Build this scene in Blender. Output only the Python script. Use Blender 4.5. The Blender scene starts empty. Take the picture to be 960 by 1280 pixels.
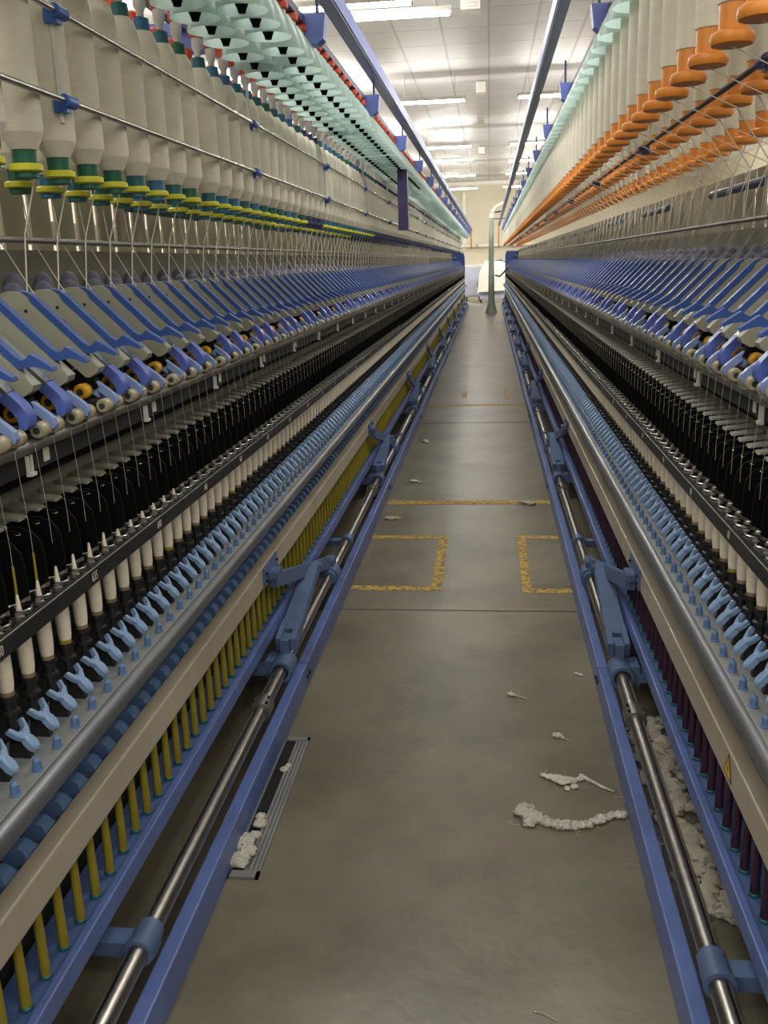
import bpy, math, random
from mathutils import Vector, Matrix
random.seed(7)
PI = math.pi
scene = bpy.context.scene
COL = scene.collection
AX = -0.135            # x of the aisle's centre line
YE = 29.2              # far end of both machines
P = 0.07               # spindle pitch

# ------------------------------------------------------------------ materials
def lin(c):
    c = c / 255.0
    return c / 12.92 if c <= 0.04045 else ((c + 0.055) / 1.055) ** 2.4

def mat(name, rgb, rough=0.5, metal=0.0, var=0.12, scale=6.0, bump=0.0, bscale=60.0,
        trans=0.0, emit=None, spec=0.5, dirt=None, dirt_amt=0.0, stretch=None, dpos=(0.52, 0.68), dscale=0.37):
    m = bpy.data.materials.new(name)
    m.use_nodes = True
    nt = m.node_tree
    b = nt.nodes['Principled BSDF']
    c = [lin(x) for x in rgb]
    b.inputs['Roughness'].default_value = rough
    b.inputs['Metallic'].default_value = metal
    b.inputs['Specular IOR Level'].default_value = spec
    tc = nt.nodes.new('ShaderNodeTexCoord')
    src = tc.outputs['Object']
    if stretch:
        mp = nt.nodes.new('ShaderNodeMapping')
        mp.inputs['Scale'].default_value = stretch
        nt.links.new(src, mp.inputs['Vector'])
        src = mp.outputs['Vector']
    n = nt.nodes.new('ShaderNodeTexNoise')
    n.inputs['Scale'].default_value = scale
    n.inputs['Detail'].default_value = 5
    nt.links.new(src, n.inputs['Vector'])
    r = nt.nodes.new('ShaderNodeValToRGB')
    r.color_ramp.elements[0].position = 0.3
    r.color_ramp.elements[1].position = 0.7
    r.color_ramp.elements[0].color = [x * (1 - var) for x in c] + [1]
    r.color_ramp.elements[1].color = [min(1, x * (1 + var)) for x in c] + [1]
    nt.links.new(n.outputs['Fac'], r.inputs['Fac'])
    out = r.outputs['Color']
    if dirt:
        n2 = nt.nodes.new('ShaderNodeTexNoise')
        n2.inputs['Scale'].default_value = scale * dscale
        n2.inputs['Detail'].default_value = 8
        n2.inputs['Roughness'].default_value = 0.65
        nt.links.new(src, n2.inputs['Vector'])
        r2 = nt.nodes.new('ShaderNodeValToRGB')
        r2.color_ramp.elements[0].position = dpos[0]
        r2.color_ramp.elements[1].position = dpos[1]
        r2.color_ramp.elements[0].color = (0, 0, 0, 1)
        r2.color_ramp.elements[1].color = (dirt_amt, dirt_amt, dirt_amt, 1)
        nt.links.new(n2.outputs['Fac'], r2.inputs['Fac'])
        mx = nt.nodes.new('ShaderNodeMix')
        mx.data_type = 'RGBA'
        nt.links.new(r2.outputs['Color'], mx.inputs['Factor'])
        nt.links.new(out, mx.inputs['A'])
        mx.inputs['B'].default_value = [lin(x) for x in dirt] + [1]
        out = mx.outputs['Result']
    nt.links.new(out, b.inputs['Base Color'])
    if bump:
        n3 = nt.nodes.new('ShaderNodeTexNoise')
        n3.inputs['Scale'].default_value = bscale
        n3.inputs['Detail'].default_value = 4
        nt.links.new(src, n3.inputs['Vector'])
        bp = nt.nodes.new('ShaderNodeBump')
        bp.inputs['Strength'].default_value = bump
        bp.inputs['Distance'].default_value = 0.01
        nt.links.new(n3.outputs['Fac'], bp.inputs['Height'])
        nt.links.new(bp.outputs['Normal'], b.inputs['Normal'])
    if trans:
        tr = nt.nodes.new('ShaderNodeBsdfTranslucent')
        nt.links.new(out, tr.inputs['Color'])
        mix = nt.nodes.new('ShaderNodeMixShader')
        mix.inputs['Fac'].default_value = trans
        nt.links.new(b.outputs['BSDF'], mix.inputs[1])
        nt.links.new(tr.outputs['BSDF'], mix.inputs[2])
        nt.links.new(mix.outputs['Shader'], nt.nodes['Material Output'].inputs['Surface'])
    if emit:
        b.inputs['Emission Color'].default_value = (1.0, 0.965, 0.90, 1)
        b.inputs['Emission Strength'].default_value = emit
    return m

M = dict(
    floor=mat('concrete_floor', (118, 111, 93), 0.32, var=0.22, scale=1.9, bump=0.12, bscale=25, dirt=(80, 73, 58), dirt_amt=0.8, spec=0.6, dpos=(0.44, 0.72), dscale=1.3),
    yellow_paint=mat('worn_yellow_paint', (200, 162, 58), 0.6, var=0.2, scale=42, dirt=(112, 105, 90), dirt_amt=1.0, dpos=(0.48, 0.56), dscale=0.9),
    joint=mat('floor_joint_filler', (70, 66, 58), 0.8),
    wall=mat('cream_wall', (214, 206, 186), 0.8, var=0.04, scale=1),
    blue=mat('blue_enamel', (90, 110, 168), 0.38, var=0.1, scale=9, dirt=(70, 74, 100), dirt_amt=0.5),
    deep_blue=mat('deep_blue_enamel', (52, 78, 150), 0.4, var=0.1),
    tray=mat('blue_grey_tray', (78, 100, 146), 0.5, var=0.1),
    casting=mat('blue_grey_casting', (86, 106, 142), 0.5, var=0.12, scale=14, bump=0.1),
    beige=mat('beige_beam_paint', (188, 178, 158), 0.36, var=0.06, scale=3, metal=0.15, dirt=(150, 130, 104), dirt_amt=0.5),
    chrome=mat('polished_steel', (190, 186, 178), 0.22, 1.0, var=0.06, scale=20),
    shaft=mat('ground_steel_shaft', (165, 160, 154), 0.3, 1.0, var=0.12, scale=6, stretch=(1, 8, 1)),
    steel=mat('worn_steel', (132, 130, 124), 0.42, 0.8, var=0.15, scale=15),
    dark_steel=mat('dark_steel', (62, 62, 62), 0.4, 0.7, var=0.15, scale=15),
    grey_flat=mat('grey_rail_plate', (142, 144, 142), 0.5, 0.2, var=0.08, dirt=(104, 102, 96), dirt_amt=0.5),
    tube_grey=mat('dark_grey_round_rail', (112, 114, 118), 0.34, 0.5, var=0.12, scale=5),
    black=mat('black_plastic', (12, 12, 13), 0.7, var=0.15, spec=0.1),
    black_soft=mat('black_machine_paint', (30, 30, 31), 0.6, var=0.2),
    olive=mat('olive_grey_panel', (116, 112, 98), 0.62, var=0.1, scale=5),
    arm=mat('grey_arm_paint', (150, 150, 134), 0.45, var=0.05),
    lever=mat('blue_lever_plastic', (50, 80, 146), 0.34, var=0.08, scale=20),
    cradle=mat('pale_blue_cradle', (126, 148, 196), 0.34, var=0.06),
    elbow=mat('blue_violet_clearer', (88, 106, 186), 0.34, var=0.08),
    cot=mat('tan_rubber_cot', (172, 162, 134), 0.26, var=0.12, scale=30),
    yellow=mat('yellow_roller', (222, 168, 40), 0.45, var=0.08),
    fork=mat('light_blue_fork_plastic', (126, 154, 190), 0.42, var=0.07, scale=20),
    peg=mat('mid_blue_plastic', (88, 118, 158), 0.45, var=0.08),
    gripper=mat('blue_gripper_plastic', (98, 128, 172), 0.5, var=0.1),
    cop_end=mat('tan_tube_end', (128, 112, 84), 0.5),
    tube_y=mat('yellow_tube_plastic', (146, 132, 38), 0.42, var=0.1, scale=12),
    tube_p=mat('dark_plum_tube_plastic', (58, 34, 54), 0.45, var=0.1),
    cotton=mat('white_cotton_yarn', (226, 216, 196), 0.85, var=0.05, scale=60, bump=0.25, bscale=220, stretch=(1, 1, 8), spec=0.15),
    roving=mat('white_cotton_roving', (222, 217, 200), 0.88, var=0.04, scale=12, bump=0.2, bscale=90, stretch=(1, 1, 6), spec=0.12),
    green=mat('green_tube_end', (20, 92, 70), 0.45), bluefoot=mat('blue_tube_end', (42, 104, 142), 0.45),
    tealfoot=mat('teal_tube_end', (28, 94, 100), 0.45), navyfoot=mat('navy_tube_end', (44, 52, 92), 0.45),
    lime=mat('lime_yellow_disc', (206, 204, 56), 0.42, var=0.08),
    orange=mat('orange_tube_foot', (228, 142, 54), 0.42, var=0.08),
    red=mat('orange_red_cap', (214, 78, 48), 0.45), white_pl=mat('grey_white_plastic', (206, 204, 198), 0.45),
    skirt=mat('pale_teal_skirt_plastic', (206, 230, 224), 0.3, var=0.04, trans=0.6),
    navy=mat('navy_track_paint', (46, 60, 104), 0.32, var=0.08), violet=mat('blue_violet_bracket_paint', (96, 112, 184), 0.42, var=0.06),
    purple=mat('dark_purple_paint', (66, 58, 102), 0.45),
    clamp=mat('blue_clamp_plastic', (58, 96, 178), 0.36),
    lappet=mat('pale_grey_lappet', (168, 168, 156), 0.5, var=0.08),
    plate=mat('olive_creel_plate', (158, 152, 132), 0.6, var=0.06),
    hub=mat('dark_roller_hub', (52, 64, 62), 0.5),
    label=mat('white_tag', (210, 206, 192), 0.6), ink=mat('pale_numeral_paint', (200, 198, 186), 0.6),
    sign_y=mat('warning_yellow', (226, 180, 40), 0.5), sign_k=mat('warning_black', (20, 18, 16), 0.5),
    lint=mat('cotton_lint', (214, 208, 194), 0.95, var=0.16, scale=60, bump=1.0, bscale=150, spec=0.05),
    lint_mid=mat('soft_cotton_lint', (202, 195, 178), 0.95, var=0.2, scale=22, bump=0.8, bscale=80, spec=0.05),
    lint_dirty=mat('dusty_cotton_lint', (176, 168, 148), 0.95, var=0.25, scale=14, bump=0.8, bscale=50, spec=0.05),
    grate=mat('dull_aluminium', (140, 142, 140), 0.45, 0.6, var=0.12), hole=mat('dark_slot', (12, 12, 12), 0.9),
    lamp_white=mat('lamp_housing_white', (232, 230, 222), 0.5), tube_light=mat('lit_fluorescent_tube', (255, 250, 240), 0.4, emit=120.0),
    hose=mat('grey_green_hose', (158, 166, 154), 0.5), cabinet=mat('blue_grey_cabinet', (150, 152, 166), 0.5),
    sheet=mat('white_dust_sheet', (224, 220, 208), 0.85, var=0.05, bump=0.3, bscale=10), pipe=mat('cream_pipe_paint', (226, 222, 208), 0.5),
    skein=mat('grey_violet_cover', (84, 84, 100), 0.7, var=0.15, scale=20),
)
# ceiling: quilted panels with seams
def ceiling_mat():
    m = bpy.data.materials.new('quilted_ceiling_panels')
    m.use_nodes = True
    nt = m.node_tree
    b = nt.nodes['Principled BSDF']
    b.inputs['Roughness'].default_value = 0.55
    tc = nt.nodes.new('ShaderNodeTexCoord')
    br = nt.nodes.new('ShaderNodeTexBrick')
    br.offset = 0.0
    br.inputs['Color1'].default_value = (lin(222), lin(222), lin(222), 1)
    br.inputs['Color2'].default_value = (lin(216), lin(216), lin(216), 1)
    br.inputs['Mortar'].default_value = (lin(186), lin(186), lin(187), 1)
    br.inputs['Scale'].default_value = 1.0
    br.inputs['Mortar Size'].default_value = 0.022
    br.inputs['Mortar Smooth'].default_value = 0.6
    br.inputs['Brick Width'].default_value = 0.62
    br.inputs['Row Height'].default_value = 0.95
    nt.links.new(tc.outputs['Object'], br.inputs['Vector'])
    nt.links.new(br.outputs['Color'], b.inputs['Base Color'])
    n = nt.nodes.new('ShaderNodeTexNoise')
    n.inputs['Scale'].default_value = 2.2
    nt.links.new(tc.outputs['Object'], n.inputs['Vector'])
    bp = nt.nodes.new('ShaderNodeBump')
    bp.inputs['Strength'].default_value = 0.15
    bp.inputs['Distance'].default_value = 0.03
    nt.links.new(n.outputs['Fac'], bp.inputs['Height'])
    nt.links.new(bp.outputs['Normal'], b.inputs['Normal'])
    return m
M['ceiling'] = ceiling_mat()

# ------------------------------------------------------------------ mesh builder
class MB:
    """Collects shapes in (d, y, z): d is measured from the aisle's centre line outward."""
    def __init__(self):
        self.v, self.f, self.mi, self.sm = [], [], [], []
    def add(self, vs, fs, mi=0, smooth=False):
        o = len(self.v)
        self.v += [tuple(p) for p in vs]
        for f in fs:
            self.f.append([i + o for i in f]); self.mi.append(mi); self.sm.append(smooth)
        return self
    def box(self, a0, a1, b0, b1, c0, c1, mi=0):
        return self.add([(a0, b0, c0), (a1, b0, c0), (a1, b1, c0), (a0, b1, c0), (a0, b0, c1), (a1, b0, c1), (a1, b1, c1), (a0, b1, c1)],
                        [(0, 3, 2, 1), (4, 5, 6, 7), (0, 1, 5, 4), (1, 2, 6, 5), (2, 3, 7, 6), (3, 0, 4, 7)], mi)
    def prism(self, poly, y0, y1, mi=0, side_mi=None, smooth=False):
        n = len(poly)
        ar = sum(poly[i][0] * poly[(i + 1) % n][1] - poly[(i + 1) % n][0] * poly[i][1] for i in range(n))
        if ar < 0: poly = poly[::-1]
        A = [(p[0], y0, p[1]) for p in poly]; B = [(p[0], y1, p[1]) for p in poly]
        self.add(A, [tuple(range(n))], mi)
        self.add(B, [tuple(range(n))[::-1]], mi)
        return self.add(A + B, [(i, n + i, n + (i + 1) % n, (i + 1) % n) for i in range(n)], mi if side_mi is None else side_mi, smooth)
    def lathe(self, c, prof, seg=12, mi=0, caps=True):
        runs, cur = [], [prof[0]]
        for k in range(1, len(prof)):
            cur.append(prof[k])
            if k < len(prof) - 1:
                a = math.atan2(prof[k][1] - prof[k - 1][1], prof[k][0] - prof[k - 1][0])
                b = math.atan2(prof[k + 1][1] - prof[k][1], prof[k + 1][0] - prof[k][0])
                if abs((b - a + PI) % (2 * PI) - PI) > 0.55:
                    runs.append(cur); cur = [prof[k]]
        runs.append(cur)
        cz = c[2] if len(c) > 2 else 0
        ringv = lambda r, z: [(c[0] + r * math.cos(2 * PI * k / seg), c[1] + r * math.sin(2 * PI * k / seg), z + cz) for k in range(seg)]
        for run in runs:
            vs = []
            for r, z in run: vs += ringv(r, z)
            fs = [(q * seg + k, q * seg + (k + 1) % seg, (q + 1) * seg + (k + 1) % seg, (q + 1) * seg + k) for q in range(len(run) - 1) for k in range(seg)]
            self.add(vs, fs, mi, True)
        if caps:
            self.add(ringv(*prof[0]), [tuple(range(seg))[::-1]], mi)
            self.add(ringv(*prof[-1]), [tuple(range(seg))], mi)
        return self
    def tube(self, pts, r, seg=8, mi=0, caps=True):
        pts = [Vector(p) for p in pts]
        rs = r if isinstance(r, (list, tuple)) else [r] * len(pts)
        vs = []
        for i, p in enumerate(pts):
            t = (pts[min(i + 1, len(pts) - 1)] - pts[max(i - 1, 0)]).normalized()
            up = Vector((0, 0, 1)) if abs(t.z) < 0.9 else Vector((1, 0, 0))
            u = t.cross(up).normalized(); w = u.cross(t).normalized()
            for k in range(seg):
                a = 2 * PI * k / seg
                vs.append(p + (u * math.cos(a) + w * math.sin(a)) * rs[i])
        fs = []
        for j in range(len(pts) - 1):
            for k in range(seg):
                k2 = (k + 1) % seg
                fs.append((j * seg + k2, j * seg + k, (j + 1) * seg + k, (j + 1) * seg + k2))
        self.add(vs, fs, mi, True)
        if caps:
            self.add(vs[:seg], [tuple(range(seg))], mi)
            self.add(vs[-seg:], [tuple(range(seg))[::-1]], mi)
        return self
    def bar(self, p0, p1, u, v, hu, hv, mi=0, hu1=None):
        p0, p1, u, v = Vector(p0), Vector(p1), Vector(u).normalized(), Vector(v).normalized()
        hu1 = hu if hu1 is None else hu1
        vs = []
        for p, h in ((p0, hu), (p1, hu1)):
            vs += [p - u * h - v * hv, p + u * h - v * hv, p + u * h + v * hv, p - u * h + v * hv]
        return self.add(vs, [(0, 3, 2, 1), (4, 5, 6, 7), (0, 1, 5, 4), (1, 2, 6, 5), (2, 3, 7, 6), (3, 0, 4, 7)], mi)
    def repeat(self, ys):
        o = MB()
        for y in ys:
            k = len(o.v)
            o.v += [(a, b + y, c) for a, b, c in self.v]
            o.f += [[i + k for i in f] for f in self.f]
            o.mi += self.mi; o.sm += self.sm
        return o
    def mesh(self, name, mats, s=1):
        me = bpy.data.meshes.new(name)
        fs = self.f if s > 0 else [f[::-1] for f in self.f]
        me.from_pydata([(s * a, b, c) for a, b, c in self.v], [], fs)
        for m in (mats if isinstance(mats, (list, tuple)) else [mats]):
            me.materials.append(m)
        me.polygons.foreach_set('material_index', self.mi)
        me.polygons.foreach_set('use_smooth', self.sm)
        me.update()
        return me

def link(name, data, parent=None, loc=(0, 0, 0)):
    o = bpy.data.objects.new(name, data)
    o.location = loc
    if parent is not None: o.parent = parent
    COL.objects.link(o)
    return o

def tag(o, label=None, cat=None, group=None, kind=None):
    if label: o['label'] = label
    if cat: o['category'] = cat
    if group: o['group'] = group
    if kind: o['kind'] = kind
    return o

def bevel(o, w=0.003, n=2):
    b = o.modifiers.new('edge', 'BEVEL'); b.width = w; b.segments = n; b.limit_method = 'ANGLE'
    return o

def solid(name, mb, mats, label, cat, group=None, s=1, loc=(0, 0, 0)):
    return tag(link(name, mb.mesh(name, mats, s), None, loc), label, cat, group)

class Unit:
    """A machine-sized thing: an Empty whose parts are given in (d, y, z)."""
    def __init__(self, name, s, label, cat, y0=14.0, d0=1.15, dz=0.0):
        self.s, self.d0, self.y0, self.dz = s, d0, y0, dz
        self.root = link(name, None, None, (AX + s * d0, y0, 0))
        tag(self.root, label, cat)
    def loc(self, d=0.0, y=0.0, z=0.0):
        return (self.s * (d - self.d0), y - self.y0, z + self.dz)
    def part(self, name, mb, mats, d=0.0, y=0.0, z=0.0, label=None, kind=None, bev=0):
        o = link(name, mb.mesh(name, mats, self.s), self.root, self.loc(d, y, z))
        if bev: bevel(o, bev)
        return tag(o, label, None, None, kind)
    def row(self, name, mb, mats, d, z, ys, n=100, low=None, subs=(), nsub=0):
        """n parts one by one (with sub-parts on the first nsub), the rest of the row as one stuff part."""
        me = mb.mesh(name, mats, self.s)
        sm = [(k, b.mesh(k, m, self.s)) for k, b, m in subs]
        out = []
        for i, y in enumerate(ys[:n]):
            o = link(name, me, self.root, self.loc(d, y, z)); out.append(o)
            if i < nsub:
                for k, sme in sm: link(k, sme, o, (0, 0, 0))
            elif low is not None:
                o.data = low_me = out[0].get('_none') or self._low(name, low)
        rest = ys[n:]
        if rest:
            src = low[0] if low is not None else mb
            mm = low[1] if low is not None else mats
            o = link(name, src.repeat([y - rest[0] for y in rest]).mesh(name, mm, self.s), self.root, self.loc(d, rest[0], z))
            o['kind'] = 'stuff'
        return out
    def _low(self, name, low):
        key = id(low[0])
        if not hasattr(self, 'cache'): self.cache = {}
        if key not in self.cache: self.cache[key] = low[0].mesh(name, low[1], self.s)
        return self.cache[key]

def frange(a, step, b):
    out = []
    while a < b: out.append(a); a += step
    return out

# ------------------------------------------------------------------ camera
def cam_rot(yaw, pitch, roll):
    cy, sy = math.cos(yaw), math.sin(yaw)
    f0 = Vector((-sy, cy, 0)); r0 = Vector((cy, sy, 0)); up = Vector((0, 0, 1))
    cp, sp = math.cos(pitch), math.sin(pitch)
    f = cp * f0 - sp * up; u = cp * up + sp * f0
    cr, sr = math.cos(roll), math.sin(roll)
    r = cr * r0 + sr * u; u2 = -sr * r0 + cr * u
    return Matrix((r, u2, -f)).transposed()
cd = bpy.data.cameras.new('camera')
cam = bpy.data.objects.new('camera', cd)
COL.objects.link(cam)
cd.sensor_fit = 'VERTICAL'; cd.sensor_height = 24.0
cd.lens = 1144.0 / 1280.0 * 24.0
cd.clip_start = 0.02
cam.matrix_world = Matrix.Translation((0, 0, 1.41)) @ cam_rot(0.11933, 0.26597, -0.03336).to_4x4()
scene.camera = cam

# ------------------------------------------------------------------ setting
CZ = 4.35
LZ = 4.0
def struct(name, mb, m, loc=(0, 0, 0)):
    return tag(link(name, mb.mesh(name, m), None, loc), None, None, None, 'structure')
struct('floor', MB().box(-8, 8, -8, 38.4, -0.2, 0), M['floor'])
struct('ceiling', MB().box(-8, 8, -8, 38.4, CZ, CZ + 0.2), M['ceiling'])
struct('wall_back', MB().box(-8, 8, 38.2, 38.4, 0, CZ), M['wall'])
struct('wall_front', MB().box(-8, 8, -8.2, -8, 0, CZ), M['wall'])
struct('wall_left', MB().box(-8.2, -8, -8, 38.4, 0, CZ), M['wall'])
struct('wall_right', MB().box(8, 8.2, -8, 38.4, 0, CZ), M['wall'])
struct('trim_1', MB().box(-8, 8, 38.14, 38.2, CZ - 0.12, CZ), M['lamp_white'])

def marking(x0, x1, y0, y1, m='yellow_paint', name='floor_marking', h=0.0012):
    struct(name, MB().box(x0, x1, y0, y1, 0.0, h), M[m])
marking(-0.62, 0.36, 5.31, 5.40)
marking(-0.62, 0.36, 9.15, 9.25)
marking(-0.62, -0.222, 4.60, 4.66); marking(-0.62, -0.262, 3.82, 3.875); marking(-0.262, -0.215, 3.82, 4.599)
marking(0.138, 0.36, 4.60, 4.66); marking(0.182, 0.36, 3.80, 3.855); marking(0.142, 0.182, 3.80, 4.599)
marking(0.16, 0.20, 9.6, 10.4); marking(-0.30, -0.24, 9.7, 10.2)
marking(-1.2, 1.0, 3.58, 3.587, 'joint', 'floor_joint'); marking(-1.2, 1.0, 8.15, 8.165, 'joint', 'floor_joint')

# ------------------------------------------------------------------ lamps
LAMPS = []
def lamp(x0, x1, y, label):
    r = link('fluorescent_lamp', None, None, ((x0 + x1) / 2, y, LZ))
    tag(r, label, 'lamp', 'fluorescent lamps under the ceiling')
    h = (x1 - x0) / 2
    bevel(link('housing', MB().prism([(-0.05, 0), (0.05, 0), (0.03, -0.05), (-0.03, -0.05)], -h, h).mesh('housing', M['lamp_white']), r), 0.003)
    r.children[0].rotation_euler = (0, 0, PI / 2)
    link('lamp_tube', MB().tube([(-h + 0.02, 0, -0.072), (h - 0.02, 0, -0.072)], 0.017, 10).mesh('lamp_tube', M['tube_light']), r)
    for q in (-1, 1): link('hanger_wire', MB().tube([(q * h * 0.7, 0, 0), (q * h * 0.7, 0, CZ - LZ)], 0.006, 6).mesh('hanger_wire', M['lamp_white']), r)
    e = MB()
    for q in (-1, 1): e.box(q * (h - 0.012) - 0.012, q * (h - 0.012) + 0.012, -0.02, 0.02, -0.095, -0.048)
    link('end_cap', e.mesh('end_cap', M['lamp_white']), r)
for x0, x1, y, lb in (
    (-1.58, -0.39, 10.75, 'long lit lamp above the left rail of the aisle, nearest fully seen one'),
    (-1.95, -0.76, 10.25, 'lit lamp cut by the top edge beside the nearest long one'),
    (-1.56, -0.38, 16.3, 'second lit lamp from the camera in the row over the left machine side'),
    (-1.58, -0.40, 22.7, 'third lit lamp from the camera in the row over the left machine side'),
    (-1.58, -0.42, 25.6, 'fourth lit lamp from the camera in the row over the left machine side'),
    (-1.60, -0.42, 30.3, 'fifth lit lamp from the camera in the row over the left machine side'),
    (-1.62, -0.42, 35.7, 'farthest lit lamp, close to the cream end wall'),
    (0.46, 1.66, 16.3, 'nearest lit lamp crossed by the navy overhead track on the right'),
    (0.46, 1.66, 22.7, 'second lit lamp crossed by the navy overhead track on the right'),
    (0.50, 1.70, 26.5, 'third lit lamp partly behind the navy overhead track on the right'),
    (0.50, 1.70, 30.3, 'fourth lit lamp partly behind the navy overhead track on the right'),
    (0.50, 1.70, 35.7, 'farthest lit lamp beside the navy overhead track on the right')):
    lamp(x0, x1, y, lb)
def area(x, y, w=1.2, power=20):
    l = bpy.data.lights.new('hall_light', 'AREA'); l.shape = 'RECTANGLE'; l.size = w; l.size_y = 0.12
    l.energy = power; l.color = (1.0, 0.965, 0.90)
    for k in (1, 0.75):
        if k != 1: l = l.copy(); l.energy = power * k
        o = bpy.data.objects.new('hall_light', l); o.location = (x, y, LZ - 0.09 if k == 1 else LZ + 0.02)
        if k != 1: o.rotation_euler = (PI, 0, 0); l.size = 1.8; l.size_y = 1.4; o.location.z = LZ - 0.12  # larger upward copy, added to brighten the ceiling
        COL.objects.link(o)
PW = 62
for x in (-5.1, -3.05, -0.98, 1.06, 3.1, 5.1):
    for y, f in ((-6.5, 0.6), (-1.2, 0.7), (4.6, 0.75), (10.5, 1.15), (16.3, 1.7), (22.6, 2.4), (30.0, 3.2)):
        if -1.2 < x < 1.2 and y > 8: continue
        area(x, y, 1.2, PW * f)
w = bpy.data.worlds.new('world'); scene.world = w; w.use_nodes = True
w.node_tree.nodes['Background'].inputs['Color'].default_value = (0.9, 0.92, 1, 1)
w.node_tree.nodes['Background'].inputs['Strength'].default_value = 0.15

def vent(x, y, wd, lb):
    r = link('ceiling_vent', None, None, (x, y, CZ)); tag(r, lb, 'vent', 'ceiling vents in the middle of the ceiling')
    link('vent_box', MB().box(-wd, wd, -0.05, 0.3, -0.2, -0.04).mesh('vent_box', M['lamp_white']), r)
    link('vent_neck', MB().box(-wd * 0.6, wd * 0.6, 0.26, 0.42, -0.05, 0.0).mesh('vent_neck', M['dark_steel']), r)
    sl = MB()
    for k in range(4): sl.box(-wd * 0.85, wd * 0.85, -0.053, -0.05, -0.18 + k * 0.035, -0.165 + k * 0.035)
    link('louvre', sl.mesh('louvre', M['white_pl']), r)
vent(-0.21, 11.6, 0.11, 'large grey ceiling box with a dark top, first from the camera')
vent(-0.14, 17.0, 0.08, 'small ceiling box, second from the camera')
vent(-0.17, 20.8, 0.08, 'small ceiling box, third from the camera')
vent(-0.20, 26.4, 0.08, 'small ceiling box, farthest from the camera')

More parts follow.
